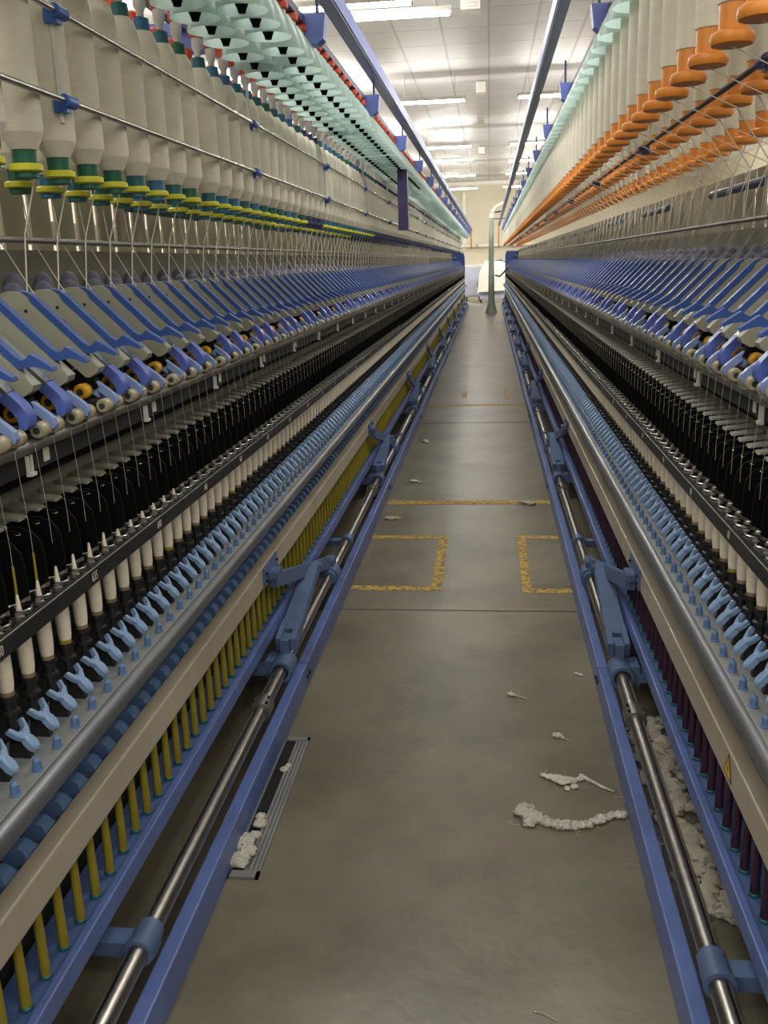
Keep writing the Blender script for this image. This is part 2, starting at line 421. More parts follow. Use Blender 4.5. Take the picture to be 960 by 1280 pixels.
# ------------------------------------------------------------------ spinning frames
def spinning_frame(s, label, dz, ph):
    U = Unit('spinning_machine', s, label, 'textile machine', dz=dz)
    Y0 = -1.2
    # long members
    U.part('machine_body', MB().prism([(0.70, 0.14), (1.6, 0.14), (1.6, 1.05), (0.80, 1.05), (0.80, 0.86), (0.72, 0.80), (0.72, 0.62), (0.70, 0.55)], Y0, YE), M['black_soft'])
    U.part('back_panel', MB().prism([(0.735, 0.93), (0.742, 0.93), (0.80, 1.075), (0.80, 1.09), (0.79, 1.09)], Y0, YE), M['olive'], label='olive grey sheet panel behind the black separators')
    U.part('spindle_rail', MB().box(0.565, 0.70, Y0, YE, 0.640, 0.652), M['grey_flat'], bev=0.001)
    U.part('round_rail', MB().tube([(0.566, Y0, 0.630), (0.566, YE, 0.630)], 0.0215, 16), M['tube_grey'])
    U.part('belt_guard', MB().box(0.668, 0.685, Y0, YE, 0.655, 0.73), M['black_soft'])
    rr = MB()
    rr.box(0.600, 0.604, Y0, YE, 0.846, 0.876); rr.box(0.604, 0.612, Y0, YE, 0.8725, 0.876); rr.box(0.656, 0.685, Y0, YE, 0.8725, 0.876)
    for y in frange(ph['cop'] - 0.035 - 30 * P, P, YE): rr.box(0.612, 0.656, y - 0.011, y + 0.011, 0.8725, 0.876)
    U.part('ring_rail', rr, M['dark_steel'], label='dark numbered ring rail')
    U.part('rail_lip', MB().tube([(0.6005, Y0, 0.8765), (0.6005, YE, 0.8765)], 0.0018, 6), M['steel'])
    U.part('roller_beam', MB().prism([(0.667, 1.075), (0.667, 1.112), (0.69, 1.135), (0.84, 1.16), (0.84, 1.06), (0.72, 1.05)], Y0, YE), M['black_soft'])
    U.part('bottom_roller', MB().tube([(0.660, Y0, 1.122), (0.660, YE, 1.122)], 0.0125, 12), M['steel'])
    U.part('suction_duct', MB().tube([(0.71, Y0, 1.075), (0.71, YE, 1.075)], 0.03, 10), M['black'])
    U.part('middle_roller', MB().tube([(0.693, Y0, 1.148), (0.693, YE, 1.148)], 0.012, 10), M['dark_steel'])
    U.part('guide_rod', MB().tube([(0.856, Y0, 1.481), (0.856, YE, 1.481)], 0.0065, 10), M['steel'], label='steel rod that the rovings bend over')
    U.part('rear_beam', MB().prism([(0.90, 1.15), (1.0, 1.15), (1.0, 1.36), (0.90, 1.32)], Y0, YE), M['black_soft'])
    U.part('bobbin_backdrop', MB().box(1.20, 1.22, Y0, YE, 1.495, 1.565), M['label'], label='white strip standing in for bobbins beyond the creel plate gaps')  # strip added in place of the white bobbins behind the plates
    U.part('gap_panel', MB().box(1.0, 1.012, Y0, YE, 1.28, 1.468), M['olive'])  # added panel hiding the bright plate gaps below the guide rod
    # end cover with a blue side
    ec = MB().prism([(0.62, 0.1), (1.6, 0.1), (1.6, 1.62), (0.66, 1.62), (0.62, 1.50)], YE, YE + 0.5)
    U.part('end_cover', ec, M['deep_blue'], label='blue end cover')
    # --- rows
    ys = lambda p0, first, step=P: frange(p0 + math.ceil((first - p0) / step) * step, step, YE)
    f0 = 0.95 if s < 0 else 1.25
    # spindle base (wharve)
    b = MB().lathe((0, 0), [(0.016, 0), (0.016, 0.006), (0.011, 0.008), (0.011, 0.022), (0.015, 0.024), (0.015, 0.032)], 10)
    b.lathe((0, 0), [(0.0075, -0.077), (0.0075, 0)], 8)
    lo = MB().lathe((0, 0), [(0.016, 0), (0.012, 0.008), (0.015, 0.032)], 6)
    U.row('spindle_base', b, M['dark_steel'], 0.634, 0.729, ys(ph['cop'], f0), 100, (lo, M['dark_steel']), nsub=100)
    # rings
    r = MB()
    r.lathe((0, 0), [(0.0205, 0), (0.0225, 0.002), (0.0225, 0.006), (0.0195, 0.0075), (0.0185, 0.006), (0.0185, 0)], 16, caps=False)
    r.bar((0.012, 0.020, 0.006), (-0.004, 0.034, 0.012), (0, 0, 1), (1, 1, 0), 0.004, 0.0015)
    lo = MB().lathe((0, 0), [(0.0205, 0), (0.0225, 0.005), (0.0185, 0.006)], 8, caps=False)
    U.row('spinning_ring', r, M['chrome'], 0.634, 0.876, ys(ph['cop'], f0), 100, (lo, M['chrome']), nsub=100)
    # brake forks
    def slab(mb, outline, h0, h1, puff=0.0):
        """outline in (across, along); along climbs away from the aisle"""
        dv = Vector((0.62, 0, 0.78)); nv = Vector((-0.78, 0, 0.62))
        n = len(outline)
        ca = sum(o[0] for o in outline) / n; cb = sum(o[1] for o in outline) / n
        P3 = lambda o, h, k=1.0: (dv * (cb + (o[1] - cb) * k) + Vector((0, ca + (o[0] - ca) * k, 0)) + nv * h) * 1.16
        A = [P3(o, h0) for o in outline]; B = [P3(o, h1) for o in outline]; T = [P3(o, h1 + puff, 0.72) for o in outline]
        mb.add(A, [tuple(range(n))[::-1]])
        mb.add(A + B, [(i, (i + 1) % n, n + (i + 1) % n, n + i) for i in range(n)])
        mb.add(B + T, [(i, (i + 1) % n, n + (i + 1) % n, n + i) for i in range(n)])
        mb.add(T, [tuple(range(n))])
    fk = MB()
    slab(fk, [(-0.0055, -0.024), (0.0, -0.0265), (0.0055, -0.024), (0.0085, -0.017), (0.0085, -0.006), (0.004, 0.006), (-0.004, 0.006), (-0.0085, -0.006), (-0.0085, -0.017)], -0.005, 0.004, 0.0025)
    for q in (-1, 1):
        o_ = [(q * 0.001, 0.001), (q * 0.007, -0.004), (q * 0.0155, 0.006), (q * 0.021, 0.021), (q * 0.0155, 0.023), (q * 0.010, 0.012), (q * 0.001, 0.009)]
        slab(fk, o_ if q > 0 else o_[::-1], -0.004, 0.003, 0.0015)
    st = MB().prism([(-0.010, -0.046), (0.030, -0.046), (0.022, 0.004), (-0.004, -0.018)], -0.006, 0.006)
    U.row('brake_fork', fk, M['fork'], 0.614, 0.689, ys(ph['fork'], f0), 100, (fk, M['fork']), [('fork_post', st, M['dark_steel'])], 60)
    # pegs
    pg = MB().lathe((0, 0), [(0.009, 0), (0.009, 0.0025), (0.0068, 0.003), (0.0068, 0.0175), (0.0055, 0.0185), (0.0016, 0.0235), (0.0016, 0.026)], 12)
    lo = MB().lathe((0, 0), [(0.0075, 0), (0.0068, 0.0175), (0.0012, 0.025)], 6)
    U.row('blue_peg', pg, M['peg'], 0.578, 0.652, ys(ph['peg'], f0), 100, (lo, M['peg']), nsub=100)
    # separators between spindles
    sep = MB().prism([(-0.048, 0.0), (0.062, 0.0), (0.062, 0.10), (0.030, 0.116), (-0.006, 0.118), (-0.030, 0.110), (-0.044, 0.092), (-0.048, 0.06)], -0.0022, 0.0022)
    U.row('separator_plate', sep, M['black'], 0.680, 0.872, ys(ph['cop'] + 0.035, f0), 100)
    # lappets with wire guides
    lp = MB().prism([(0.010, 0.0), (0.075, 0.008), (0.075, 0.012), (0.012, 0.005)], -0.015, 0.015)
    lpw = MB().tube([(0.014, 0.004, 0.003), (-0.018, 0.002, -0.003), (-0.022, -0.006, -0.005), (-0.018, -0.010, -0.005), (-0.012, -0.006, -0.004)], 0.001, 5)
    U.row('thread_lappet', lp, M['olive'] if s < 0 else M['lappet'], 0.672, 0.993, ys(ph['cop'], f0), 100, None, [('guide_wire', lpw, M['chrome'])], 60)
    # yarns from front rollers to the guides
    yn = MB().tube([(0.642 - 0.634, 0, 1.130), (0.0, 0.0, 0.990), (0.0, 0, 0.95)], 0.0003, 4, caps=False)
    U.row('yarn_end', yn, M['cotton'], 0.634, 0.0, ys(ph['cop'], f0), 100)
    # drafting arms
    def q(a, b):      # a along the arm from its back downwards, b perpendicular (up)
        k = 0.7071
        return (0.785 - k * a - k * b, 1.352 - k * a + k * b)
    arm = MB()
    prof = [q(-0.060, -0.050), q(-0.062, -0.034), q(-0.054, -0.018), q(-0.040, -0.005), q(-0.026, 0.004), q(-0.012, 0.005), q(0.0, 0.0), q(0.183, 0.0), q(0.187, -0.010),
            q(0.182, -0.029), q(0.176, -0.035), q(0.0, -0.040)]
    arm.prism(prof, -0.0155, 0.0155)
    arm.box(0.80, 0.86, -0.010, 0.010, 1.25, 1.325)
    hx = q(0.002, -0.017)
    arm.tube([(hx[0], -0.0162, hx[1]), (hx[0], -0.0155, hx[1])], 0.0036, 10, 1)
    sc = q(0.172, -0.020)
    lev = MB()
    lp_ = [q(-0.038, 0.001), q(-0.022, 0.011), q(-0.010, 0.0138), q(0.125, 0.0138), q(0.139, 0.0165), q(0.143, 0.025), q(0.143, 0.036), q(0.150, 0.0385), q(0.186, 0.046), q(0.192, 0.043),
           q(0.191, 0.0395), q(0.172, 0.031), q(0.160, 0.022), q(0.150, 0.006), q(0.143, 0.0005), q(0.0, 0.0005), q(-0.014, 0.0055), q(-0.026, 0.0045)]
    lev.prism(lp_, -0.0095, 0.0095)
    cr = MB()
    cp_ = [(0.715, 1.222), (0.664, 1.190), (0.640, 1.172), (0.631, 1.163), (0.628, 1.152), (0.632, 1.144), (0.640, 1.145), (0.650, 1.160), (0.668, 1.176), (0.715, 1.206)]
    cr.prism(cp_, -0.0065, 0.0065)
    cr.prism([(0.715, 1.208), (0.668, 1.178), (0.668, 1.160), (0.715, 1.190)], -0.006, 0.006)
    el = MB()
    ep = [(0.715, 1.258), (0.690, 1.238), (0.664, 1.216), (0.646, 1.198), (0.637, 1.182), (0.636, 1.166), (0.642, 1.156), (0.654, 1.158), (0.655, 1.174), (0.664, 1.188), (0.682, 1.204), (0.715, 1.232)]
    el.prism(ep, 0.055, 0.085, 0, None, True)
    strip = MB().prism([(0.765, 1.318), (0.700, 1.252), (0.668, 1.221), (0.668, 1.214), (0.765, 1.30)], 0.054, 0.082)
    def roller(RX, RZ, y_, w_, r_):
        o_ = MB().tube([(RX, y_ - w_, RZ), (RX, y_ - w_ * 0.83, RZ), (RX, y_ + w_ * 0.83, RZ), (RX, y_ + w_, RZ)], [r_ * 0.82, r_, r_, r_ * 0.82], 14, 0)
        return o_.tube([(RX, y_ - w_ - 0.0008, RZ), (RX, y_ + w_ + 0.0008, RZ)], r_ * 0.45, 10, 1)
    frs = [roller(0.647, 1.147, q_, 0.0150, 0.0145) for q_ in (-0.026, 0.026)]
    yrs = [roller(0.690, 1.176, q_, 0.0145, 0.0160) for q_ in (-0.027, 0.027)]
    fx = MB().prism([(0.72, 1.215), (0.70, 1.222), (0.672, 1.200), (0.664, 1.182), (0.676, 1.176), (0.72, 1.195)], -0.012, 0.012).box(0.70, 0.73, -0.03, 0.03, 1.17, 1.20)
    lump = lambda c_, r_, h_: MB().lathe(c_, [(max(0.002, math.sin(PI * k_ / 8) * r_), -math.cos(PI * k_ / 8) * h_) for k_ in range(9)], 12, 0, False)
    sds = [lump((0.885, -0.028, 1.345), 0.030, 0.050), lump((0.915, 0.036, 1.365), 0.027, 0.05)]
    merged = MB(); mats_lo = [M['arm'], M['sign_k'], M['lever'], M['cradle'], M['elbow'], M['cot'], M['yellow'], M['steel']]
    def mrg(src, base):
        k = len(merged.v); merged.v += src.v; merged.f += [[i + k for i in f] for f in src.f]; merged.sm += src.sm
        merged.mi += [base[m_] for m_ in src.mi]
    mrg(arm, [0, 1]); mrg(lev, [2]); mrg(cr, [3]); mrg(el, [4]); [mrg(b_, [5, 7]) for b_ in frs]; [mrg(b_, [6, 7]) for b_ in yrs]; mrg(strip, [7]); mrg(fx, [1])
    subs = [('press_lever', lev, M['lever']), ('roller_cradle', cr, M['cradle']), ('clearer_shoe', el, M['elbow']), *[('top_roller', b_, [M['cot'], M['hub']]) for b_ in frs],
            *[('apron_roller', b_, [M['yellow'], M['hub']]) for b_ in yrs], ('guide_strip', strip, M['chrome']), ('cage_bracket', fx, M['black']), *[('rear_cover', b_, M['skein']) for b_ in sds]]
    arms_ = U.row('drafting_arm', arm, [M['arm'], M['sign_k']], 0.0, 0.0, ys(ph['arm'], f0 + 0.1, 2 * P), 100, (merged, mats_lo), subs, 60)
    # a few clearer shoes are taken off, showing the yellow rollers
    for i, a_ in enumerate(arms_[:60]):
        if i % 3 == (1 if s < 0 else 0):
            for ch in list(a_.children):
                if ch.name.startswith(('clearer_shoe', 'guide_strip')): bpy.data.objects.remove(ch)
    # hanging clips and small white tags under the roller beam
    cl = MB().box(0.655, 0.660, -0.010, -0.006, 1.076, 1.108).box(0.655, 0.660, 0.005, 0.008, 1.076, 1.108).box(0.651, 0.661, -0.010, 0.010, 1.072, 1.078)
    U.row('beam_clip', cl, M['white_pl'], 0.0, 0.0, ys(ph['arm'] - 0.06, f0, 8 * P), 30)
    tg = MB().box(0.6655, 0.6668, -0.011, 0.011, 1.082, 1.110)
    U.row('white_tag', tg, M['label'], 0.0, 0.0, ys(ph['arm'] + 0.02, f0, 8 * P), 30)
    # olive plates between guide rod and bobbins
    pl = MB().box(0.0, 0.006, -0.056, 0.056, 1.36, 1.66)
    U.row('creel_plate', pl, M['plate'], 1.02, 0.0, ys(ph['arm'], 0.9, 2 * P), 100)
    tb = MB().tube([(0.945, 0.0, 1.595), (0.945, 0.70, 1.595)], 0.014, 10)
    U.row('traverse_bar', tb, M['navy'], 0.0, 0.0, frange((2.78 if s < 0 else 2.95) - 1.54, 1.54, YE - 1), 40)
    return U

def numerals(U, s):
    for k in range(0, 33):
        n = 620 + 5 * k; y = 1.20 + (n - 630) * P
        if y < 1.0 or y > 9: continue
        cu = bpy.data.curves.new('numeral', 'FONT'); cu.body = str(n); cu.size = 0.024; cu.align_x = 'CENTER'; cu.align_y = 'CENTER'; cu.extrude = 0.0002
        cu.resolution_u = 3
        t = bpy.data.objects.new('numeral', cu); COL.objects.link(t)
        bpy.context.view_layer.update()
        me = bpy.data.meshes.new_from_object(t.evaluated_get(bpy.context.evaluated_depsgraph_get()))
        bpy.data.objects.remove(t); bpy.data.curves.remove(cu)
        me.materials.clear(); me.materials.append(M['ink'])
        R = Matrix(((0, 0, 1), (1, 0, 0), (0, 1, 0))).to_4x4()     # text x -> +Y, text y -> +Z
        me.transform(Matrix.Diagonal((0.72, 1, 1, 1))); me.transform(R)
        o = link('rail_number', me, U.root, U.loc(0.5994, y, 0.861))
        o['label'] = 'pale number %d on the ring rail' % n

LP = dict(cop=1.262, peg=1.151, fork=1.190, arm=1.535, rov=1.848)
RP = dict(cop=1.646, peg=1.747, fork=1.800, arm=1.888, rov=1.90)
UL = spinning_frame(-1, 'long spinning frame with yellow rollers and rail numbers, beside the yellow tubes', 0.0, LP)
UR = spinning_frame(1, 'long spinning frame below the orange-footed bobbins, beside the plum tubes', 0.012, RP)
numerals(UL, -1)
mk = MB().bar((0, -0.004, -0.008), (0, -0.006, 0.008), (0, 1, 0), (1, 0, 0), 0.0011, 0.0004).bar((0, 0.004, -0.007), (0, 0.003, 0.007), (0, 1, 0), (1, 0, 0), 0.0011, 0.0004)
UR.row('rail_mark', mk, M['ink'], 0.5995, 0.862, frange(1.432, 0.35, 6), 30)

# ------------------------------------------------------------------ doffers
def doffer(s, label, ph):
    U = Unit('doffing_unit', s, label, 'machine attachment', d0=0.55)
    Y0 = -1.0
    U.part('gripper_beam', MB().box(0.600, 0.638, Y0, YE, 0.395, 0.465), M['beige'], bev=0.004, label='beige rectangular gripper beam')
    U.part('floor_rail', MB().box(0.491, 0.526, Y0, YE, 0.0, 0.086), M['blue'], bev=0.004, label='blue rectangular rail on the floor')
    U.part('tray_rail', MB().box(0.590, 0.608, Y0, YE, 0.205, 0.250), M['blue'], bev=0.003)
    U.part('tube_tray', MB().box(0.608, 0.690, Y0, YE, 0.205, 0.236), M['tray'])
    U.part('screw_shaft', MB().tube([(0.548, Y0, 0.126), (0.548, YE, 0.126)], 0.0215, 18), M['shaft'], label='bare steel shaft')
    jt = MB().box(0.4905, 0.5265, -0.002, 0.002, 0.002, 0.0866)
    U.row('rail_joint', jt, M['dark_steel'], 0, 0, frange(2.86, 2.7 * 2, YE), 20)
    gp = MB()
    gp.prism([(0.0, -0.03), (0.046, -0.03), (0.046, 0.004), (0.040, 0.013), (0.016, 0.015), (0.006, 0.010), (0.0, -0.004)], -0.019, 0.013, 0, None, False)
    gp.prism([(0.002, -0.03), (0.034, -0.03), (0.034, -0.006), (0.022, 0.003), (0.002, -0.008)], 0.013, 0.026)
    f0 = 0.85 if s < 0 else 1.15
    ys = lambda p0, first, step=P: frange(p0 + math.ceil((first - p0) / step) * step, step, YE)
    U.row('tube_gripper', gp, M['gripper'], 0.643, 0.462, ys(ph['grip'], f0), 100)
    cb = MB().box(0.526, 0.66, -0.022, 0.022, 0.098, 0.130)
    cb.tube([(0.548, -0.036, 0.126), (0.548, 0.030, 0.126)], 0.0275, 16).tube([(0.548, -0.044, 0.126), (0.548, -0.036, 0.126)], 0.0305, 16)
    U.row('cross_bar', cb, M['casting'], 0, 0, frange(1.47 - 2.7, 2.7, YE), 30)
    # hinge foot, lifting arm, link arm, slide nut, beam bracket
    hf = MB().tube([(0.548, -0.045, 0.126), (0.548, 0.05, 0.126)], 0.037, 18)
    hf.box(0.526, 0.65, -0.012, 0.035, 0.098, 0.128).box(0.534, 0.562, 0.03, 0.10, 0.150, 0.205).box(0.575, 0.606, -0.01, 0.07, 0.085, 0.150)
    hf.tube([(0.548, -0.047, 0.126), (0.548, -0.045, 0.126)], 0.027, 16, 1)
    la = MB()
    p0 = Vector((0.548, 0.075, 0.185)); p1 = Vector((0.552, 0.60, 0.285)); t = (p1 - p0).normalized(); n = Vector((1, 0, 0)).cross(t).normalized()
    la.bar(p0 + t * 0.06, p1, (1, 0, 0), n, 0.033, 0.011, 0, 0.026)
    for q in (-1, 1):
        off = Vector((q * 0.025, 0, 0))
        la.bar(p0 + off - t * 0.02, p0 + off + t * 0.09, (1, 0, 0), n, 0.009, 0.022)
        la.bar(p0 + Vector((q * 0.031, 0, 0)) + t * 0.06 - n * 0.012, p1 + Vector((q * 0.024, 0, 0)) - n * 0.012, (1, 0, 0), n, 0.003, 0.016)
    la.tube([(0.512, p0.y, p0.z), (0.586, p0.y, p0.z)], 0.010, 10)
    lk = MB()
    a = Vector((0.580, 0.14, 0.385)); b = Vector((0.552, 0.98, 0.165)); t2 = (b - a).normalized(); n2 = Vector((1, 0, 0)).cross(t2).normalized()
    lk.bar(a, b, (1, 0, 0), n2, 0.010, 0.024)
    lk.tube([(0.515, 0.60, 0.278), (0.590, 0.60, 0.278)], 0.011, 10)
    nt = MB().tube([(0.548, 0.90, 0.126), (0.548, 0.98, 0.126)], 0.040, 16).tube([(0.548, 0.875, 0.126), (0.548, 0.90, 0.126)], 0.033, 14).box(0.530, 0.568, 0.92, 1.0, 0.14, 0.19)
    bk = MB().box(0.594, 0.600, 0.015, 0.205, 0.398, 0.462).box(0.566, 0.596, 0.092, 0.150, 0.372, 0.428).box(0.570, 0.576, 0.078, 0.092, 0.376, 0.424)
    bk.box(0.562, 0.592, 0.074, 0.086, 0.405, 0.428)
    for yy, zz in ((0.035, 0.44), (0.035, 0.415), (0.185, 0.44), (0.185, 0.415)): bk.tube([(0.587, yy, zz), (0.595, yy, zz)], 0.005, 8, 1)
    sl = MB().tube([(0.548, -0.325, 0.126), (0.548, -0.26, 0.126)], 0.031, 16)
    for aa in range(4):
        an = aa * PI / 2 + 0.6
        for yy in (-0.31, -0.275):
            sl.tube([(0.548 + 0.028 * math.cos(an), yy, 0.126 + 0.028 * math.sin(an)), (0.548 + 0.037 * math.cos(an), yy, 0.126 + 0.037 * math.sin(an))], 0.0045, 8, 1)
    bo = MB().tube([(0.484, 0.10, 0.045), (0.491, 0.10, 0.045)], 0.008, 8).tube([(0.484, 0.135, 0.045), (0.491, 0.135, 0.045)], 0.008, 8)
    hy = frange(2.74 - 2.7, 2.7, YE - 1.0)
    U.row('hinge_foot', hf, [M['casting'], M['dark_steel']], 0, 0, hy, 30)
    U.row('lift_arm', la, M['casting'], 0, 0, hy, 30)
    U.row('link_arm', lk, M['casting'], 0, 0, hy, 30)
    U.row('slide_nut', nt, M['casting'], 0, 0, hy, 30)
    U.row('beam_bracket', bk, [M['casting'], M['sign_k']], 0, 0, hy, 30)
    U.row('shaft_sleeve', sl, [M['steel'], M['sign_k']], 0, 0, hy, 30)
    U.row('rail_bolt', bo, M['sign_k'], 0, 0, hy, 30)
    return U
DL = doffer(-1, 'doffing lift with beige beam over yellow tubes, blue rail touching the floor vent', dict(grip=1.278))
DR = doffer(1, 'doffing lift with a warning sticker on its beige beam over plum tubes', dict(grip=1.30))
# warning sticker: yellow triangle with black border and a bolt
ws = MB()
def tri(sz, dd, mi):
    pts = [(-sz * 0.5, -sz * 0.30), (sz * 0.5, -sz * 0.30), (0, sz * 0.56)]
    ws.add([(dd, a, b) for a, b in pts], [(0, 2, 1)], mi)
tri(0.062, 0.0, 1); tri(0.048, -0.0004, 0)
ws.add([(-0.0008, a, b) for a, b in ((0.003, 0.014), (-0.006, 0.001), (-0.001, 0.001), (-0.003, -0.011), (0.006, 0.003), (0.001, 0.003))], [(0, 1, 2, 3, 4, 5)], 1)
DR.part('warning_sticker', ws, [M['sign_y'], M['sign_k']], 0.5994, 1.665, 0.428, label='yellow triangle sticker with a black lightning bolt')

# ------------------------------------------------------------------ creels
def creel(s, label, zr, ph):
    U = Unit('roving_creel', s, label, 'bobbin creel', dz=0.0)
    Y0, Y1 = -0.6, YE
    gd, gz = (0.695, 1.738) if s < 0 else (0.682, 1.775)
    U.part('guard_tube', MB().tube([(gd, Y0, gz), (gd, Y1, gz)], 0.0068, 10), M['chrome'] if s < 0 else M['dark_steel'])
    if s < 0: U.part('guard_tube', MB().tube([(0.695, Y0, 1.899), (0.695, Y1, 1.899)], 0.0068, 10), M['chrome'])
    cy = frange(1.89 - 1.54, 1.54, Y1)
    for z in ((1.738, 1.899) if s < 0 else (gz,)):
        c = MB().tube([(gd, -0.022, z), (gd, 0.022, z)], 0.0125, 12).box(gd, gd + 0.027, -0.013, 0.013, z - 0.02, z + 0.006)
        U.row('tube_clamp', c, M['clamp'] if s < 0 else M['navy'], 0, 0, cy if s < 0 else frange(2.08 - 1.54, 1.54, Y1), 40)
    po = MB().tube([(0.712, 0, 1.700), (0.712, 0, 2.14)], 0.0048, 8)
    if s < 0: U.row('creel_post', po, M['white_pl'], 0, 0, cy, 40)
    else: U.row('creel_post', MB().tube([(0.71, 0, 1.76), (0.71, 0, 2.2)], 0.0048, 8), M['white_pl'], 0, 0, frange(2.08 - 1.54, 1.54, Y1), 40)
    by = frange(ph['br'] - 1.54, 1.54, Y1)
    bo = 0.395 if s < 0 else 0.50
    br = MB().prism([(bo, zr + 0.165), (bo + 0.01, zr + 0.09), (bo + 0.03, zr + 0.075), (1.12, zr + 0.075), (1.12, zr + 0.165)], -0.03, 0.03)
    U.row('cross_bracket', br, M['violet'], 0, 0, by, 40)
    stt = MB().tube([(bo + 0.03, 0, zr + 0.16), (bo + 0.03, 0, 2.27 if s < 0 else 2.39)], 0.006, 6)
    U.row('track_strut', stt, M['navy'], 0, 0, by, 40)
    for d in ((0.48, 0.615, 0.745, 0.87) if s < 0 else (0.575, 0.769, 0.965)):
        U.part('holder_rail', MB().box(d - 0.016, d + 0.016, Y0, Y1, zr + 0.135, zr + 0.16), M['purple'])
    # holders: black tip, teal skirt, red cap
    tip = MB().lathe((0, 0), [(0.010, -0.010), (0.011, -0.004), (0.0185, 0.014), (0.0185, 0.036)], 12)
    core = MB().lathe((0, 0), [(0.016, 0.036), (0.014, 0.11)], 10)
    sk = MB()
    pr = [(r_ * (1 if s < 0 else 1.2), z_) for r_, z_ in ((0.066, -0.004), (0.064, 0.012), (0.056, 0.036), (0.044, 0.060), (0.032, 0.082), (0.022, 0.096))]
    sk.lathe((0, 0), pr, 22, caps=False)
    cap = MB().lathe((0, 0), [(0.018, 0.110), (0.023, 0.114), (0.023, 0.128), (0.016, 0.136)], 12)
    lo = MB().lathe((0, 0), pr[::2] + [pr[-1]], 12, 1, caps=False).lathe((0, 0), [(0.010, 0.0), (0.021, 0.03)], 6, 0).lathe((0, 0), [(0.02, 0.11), (0.02, 0.132)], 6, 2)
    lom = [M['black'], M['skirt'], M['red']]
    rows = ((0.48, 0.0), (0.615, 0.045)) if s < 0 else ((0.575, 0.0), (0.769, 0.06))
    for d, sh in rows:
        yy = bobbin_ys(ph['bob'] + sh, 0.9 if d > 0.5 else 1.2) if s < 0 else right_ys(ph['bob'] + sh, 1.3)
        U.row('bobbin_holder', tip, M['black'], d, zr, yy, 50, (lo, lom), [('holder_skirt', sk, M['skirt']), ('holder_cap', cap, M['red']), ('holder_core', core, M['white_pl'])], 50)
    # bare holders over the hanging bobbins behind
    if s < 0:
        nk = MB().lathe((0, 0), [(0.010, 0.0), (0.010, 0.012), (0.0165, 0.024), (0.0165, 0.048), (0.012, 0.054)], 10)
        ncap = MB().lathe((0, 0), [(0.020, 0.052), (0.022, 0.056), (0.022, 0.080), (0.014, 0.086)], 10)
        lo2 = MB().lathe((0, 0), [(0.010, 0.0), (0.016, 0.024), (0.012, 0.054)], 6, 0).lathe((0, 0), [(0.021, 0.052), (0.021, 0.082)], 6, 1)
        for d in (0.745, 0.87):
            U.row('bare_holder', nk, M['white_pl'], d, 2.032, bobbin_ys(ph['bob'], 1.4), 50, (lo2, [M['white_pl'], M['red']]), [('holder_cap', ncap, M['red'])], 50)
    return U

def right_ys(p0, first):
    return [y for y in frange(p0 - 8 * 0.1925, 0.1925, YE - 0.1) if y > first]

def bobbin_ys(p0, first):
    out = []
    y = p0 - 2 * 1.48
    while y < YE - 0.1:
        for k in range(10):
            yy = y + k * 0.1432
            if first < yy < YE - 0.1: out.append(yy)
        y += 1.48
    return out
CL = creel(-1, 'overhead creel with bare teal skirts above white bobbins on lime discs', 2.035, dict(br=3.29, bob=1.4896))
CR = creel(1, 'overhead creel carrying the orange-footed white bobbins', 2.115, dict(br=3.73, bob=1.894))
pp = MB().box(-0.035, 0.035, -0.03, 0.03, 1.63, 2.06)
CL.part('hanging_post', pp, M['purple'], 0.475, 6.85, 0, label='dark purple square post hanging across the guard tubes')

# ------------------------------------------------------------------ overhead tracks
for s, lb in ((-1, 'navy overhead track beam above the bare teal skirts'), (1, 'navy overhead track beam above the orange-footed bobbins')):
    U = Unit('cleaner_track', s, lb, 'beam', d0=0.41)
    zo = 0.0 if s < 0 else 0.125; do = 0.0 if s < 0 else 0.022
    U.part('track_beam', MB().box(0.388 + do, 0.438 + do, -0.5, YE + 0.3, 2.262 + zo, 2.326 + zo), M['navy'], bev=0.004)
    U.part('track_highlight', MB().box(0.383 + do, 0.388 + do, -0.5, YE + 0.3, 2.268 + zo, 2.326 + zo), M['violet'])  # lilac strip paints the lamp highlight onto the beam's aisle face
    U.part('end_flag', MB().box(0.40, 0.44, YE + 0.2, YE + 0.24, 1.72, 2.262 + zo), M['orange'], label='orange strip hanging from the track end')

# ------------------------------------------------------------------ roving bobbins
def bobbin_parts(s, foot, disc, length, orange):
    body = MB(); ft = MB(); dc = MB(); tp = MB()
    if not orange:
        dc.lathe((0, 0), [(0.026, -0.004), (0.0315, -0.001), (0.0315, 0.008), (0.028, 0.011)], 20)
        ft.lathe((0, 0), [(0.0225, -0.014), (0.0225, 0.040)], 18)
        tp.lathe((0, 0), [(0.023, length - 0.035), (0.020, length)], 14)
        body.lathe((0, 0), [(0.0245, 0.036), (0.0310, 0.048), (0.0395, 0.066)], 22, 0, False).lathe((0, 0), [(0.0395, 0.066), (0.0408, 0.076), (0.0405, 0.20), (0.0408, 0.30), (0.0405, length - 0.080), (0.038, length - 0.062), (0.031, length - 0.042), (0.0235, length - 0.030)], 22)
    else:
        dc.lathe((0, 0), [(0.030, -0.002), (0.037, 0.000), (0.0395, 0.005), (0.0398, 0.012), (0.0385, 0.018), (0.033, 0.022), (0.0255, 0.0235)], 20)
        ft.lathe((0, 0), [(0.0255, 0.023), (0.0255, 0.068)], 18)
        body.lathe((0, 0), [(0.0255, 0.067), (0.0285, 0.069), (0.0295, 0.085), (0.0297, 0.20), (0.0295, length - 0.02), (0.024, length)], 20)
    return body, ft, dc, tp

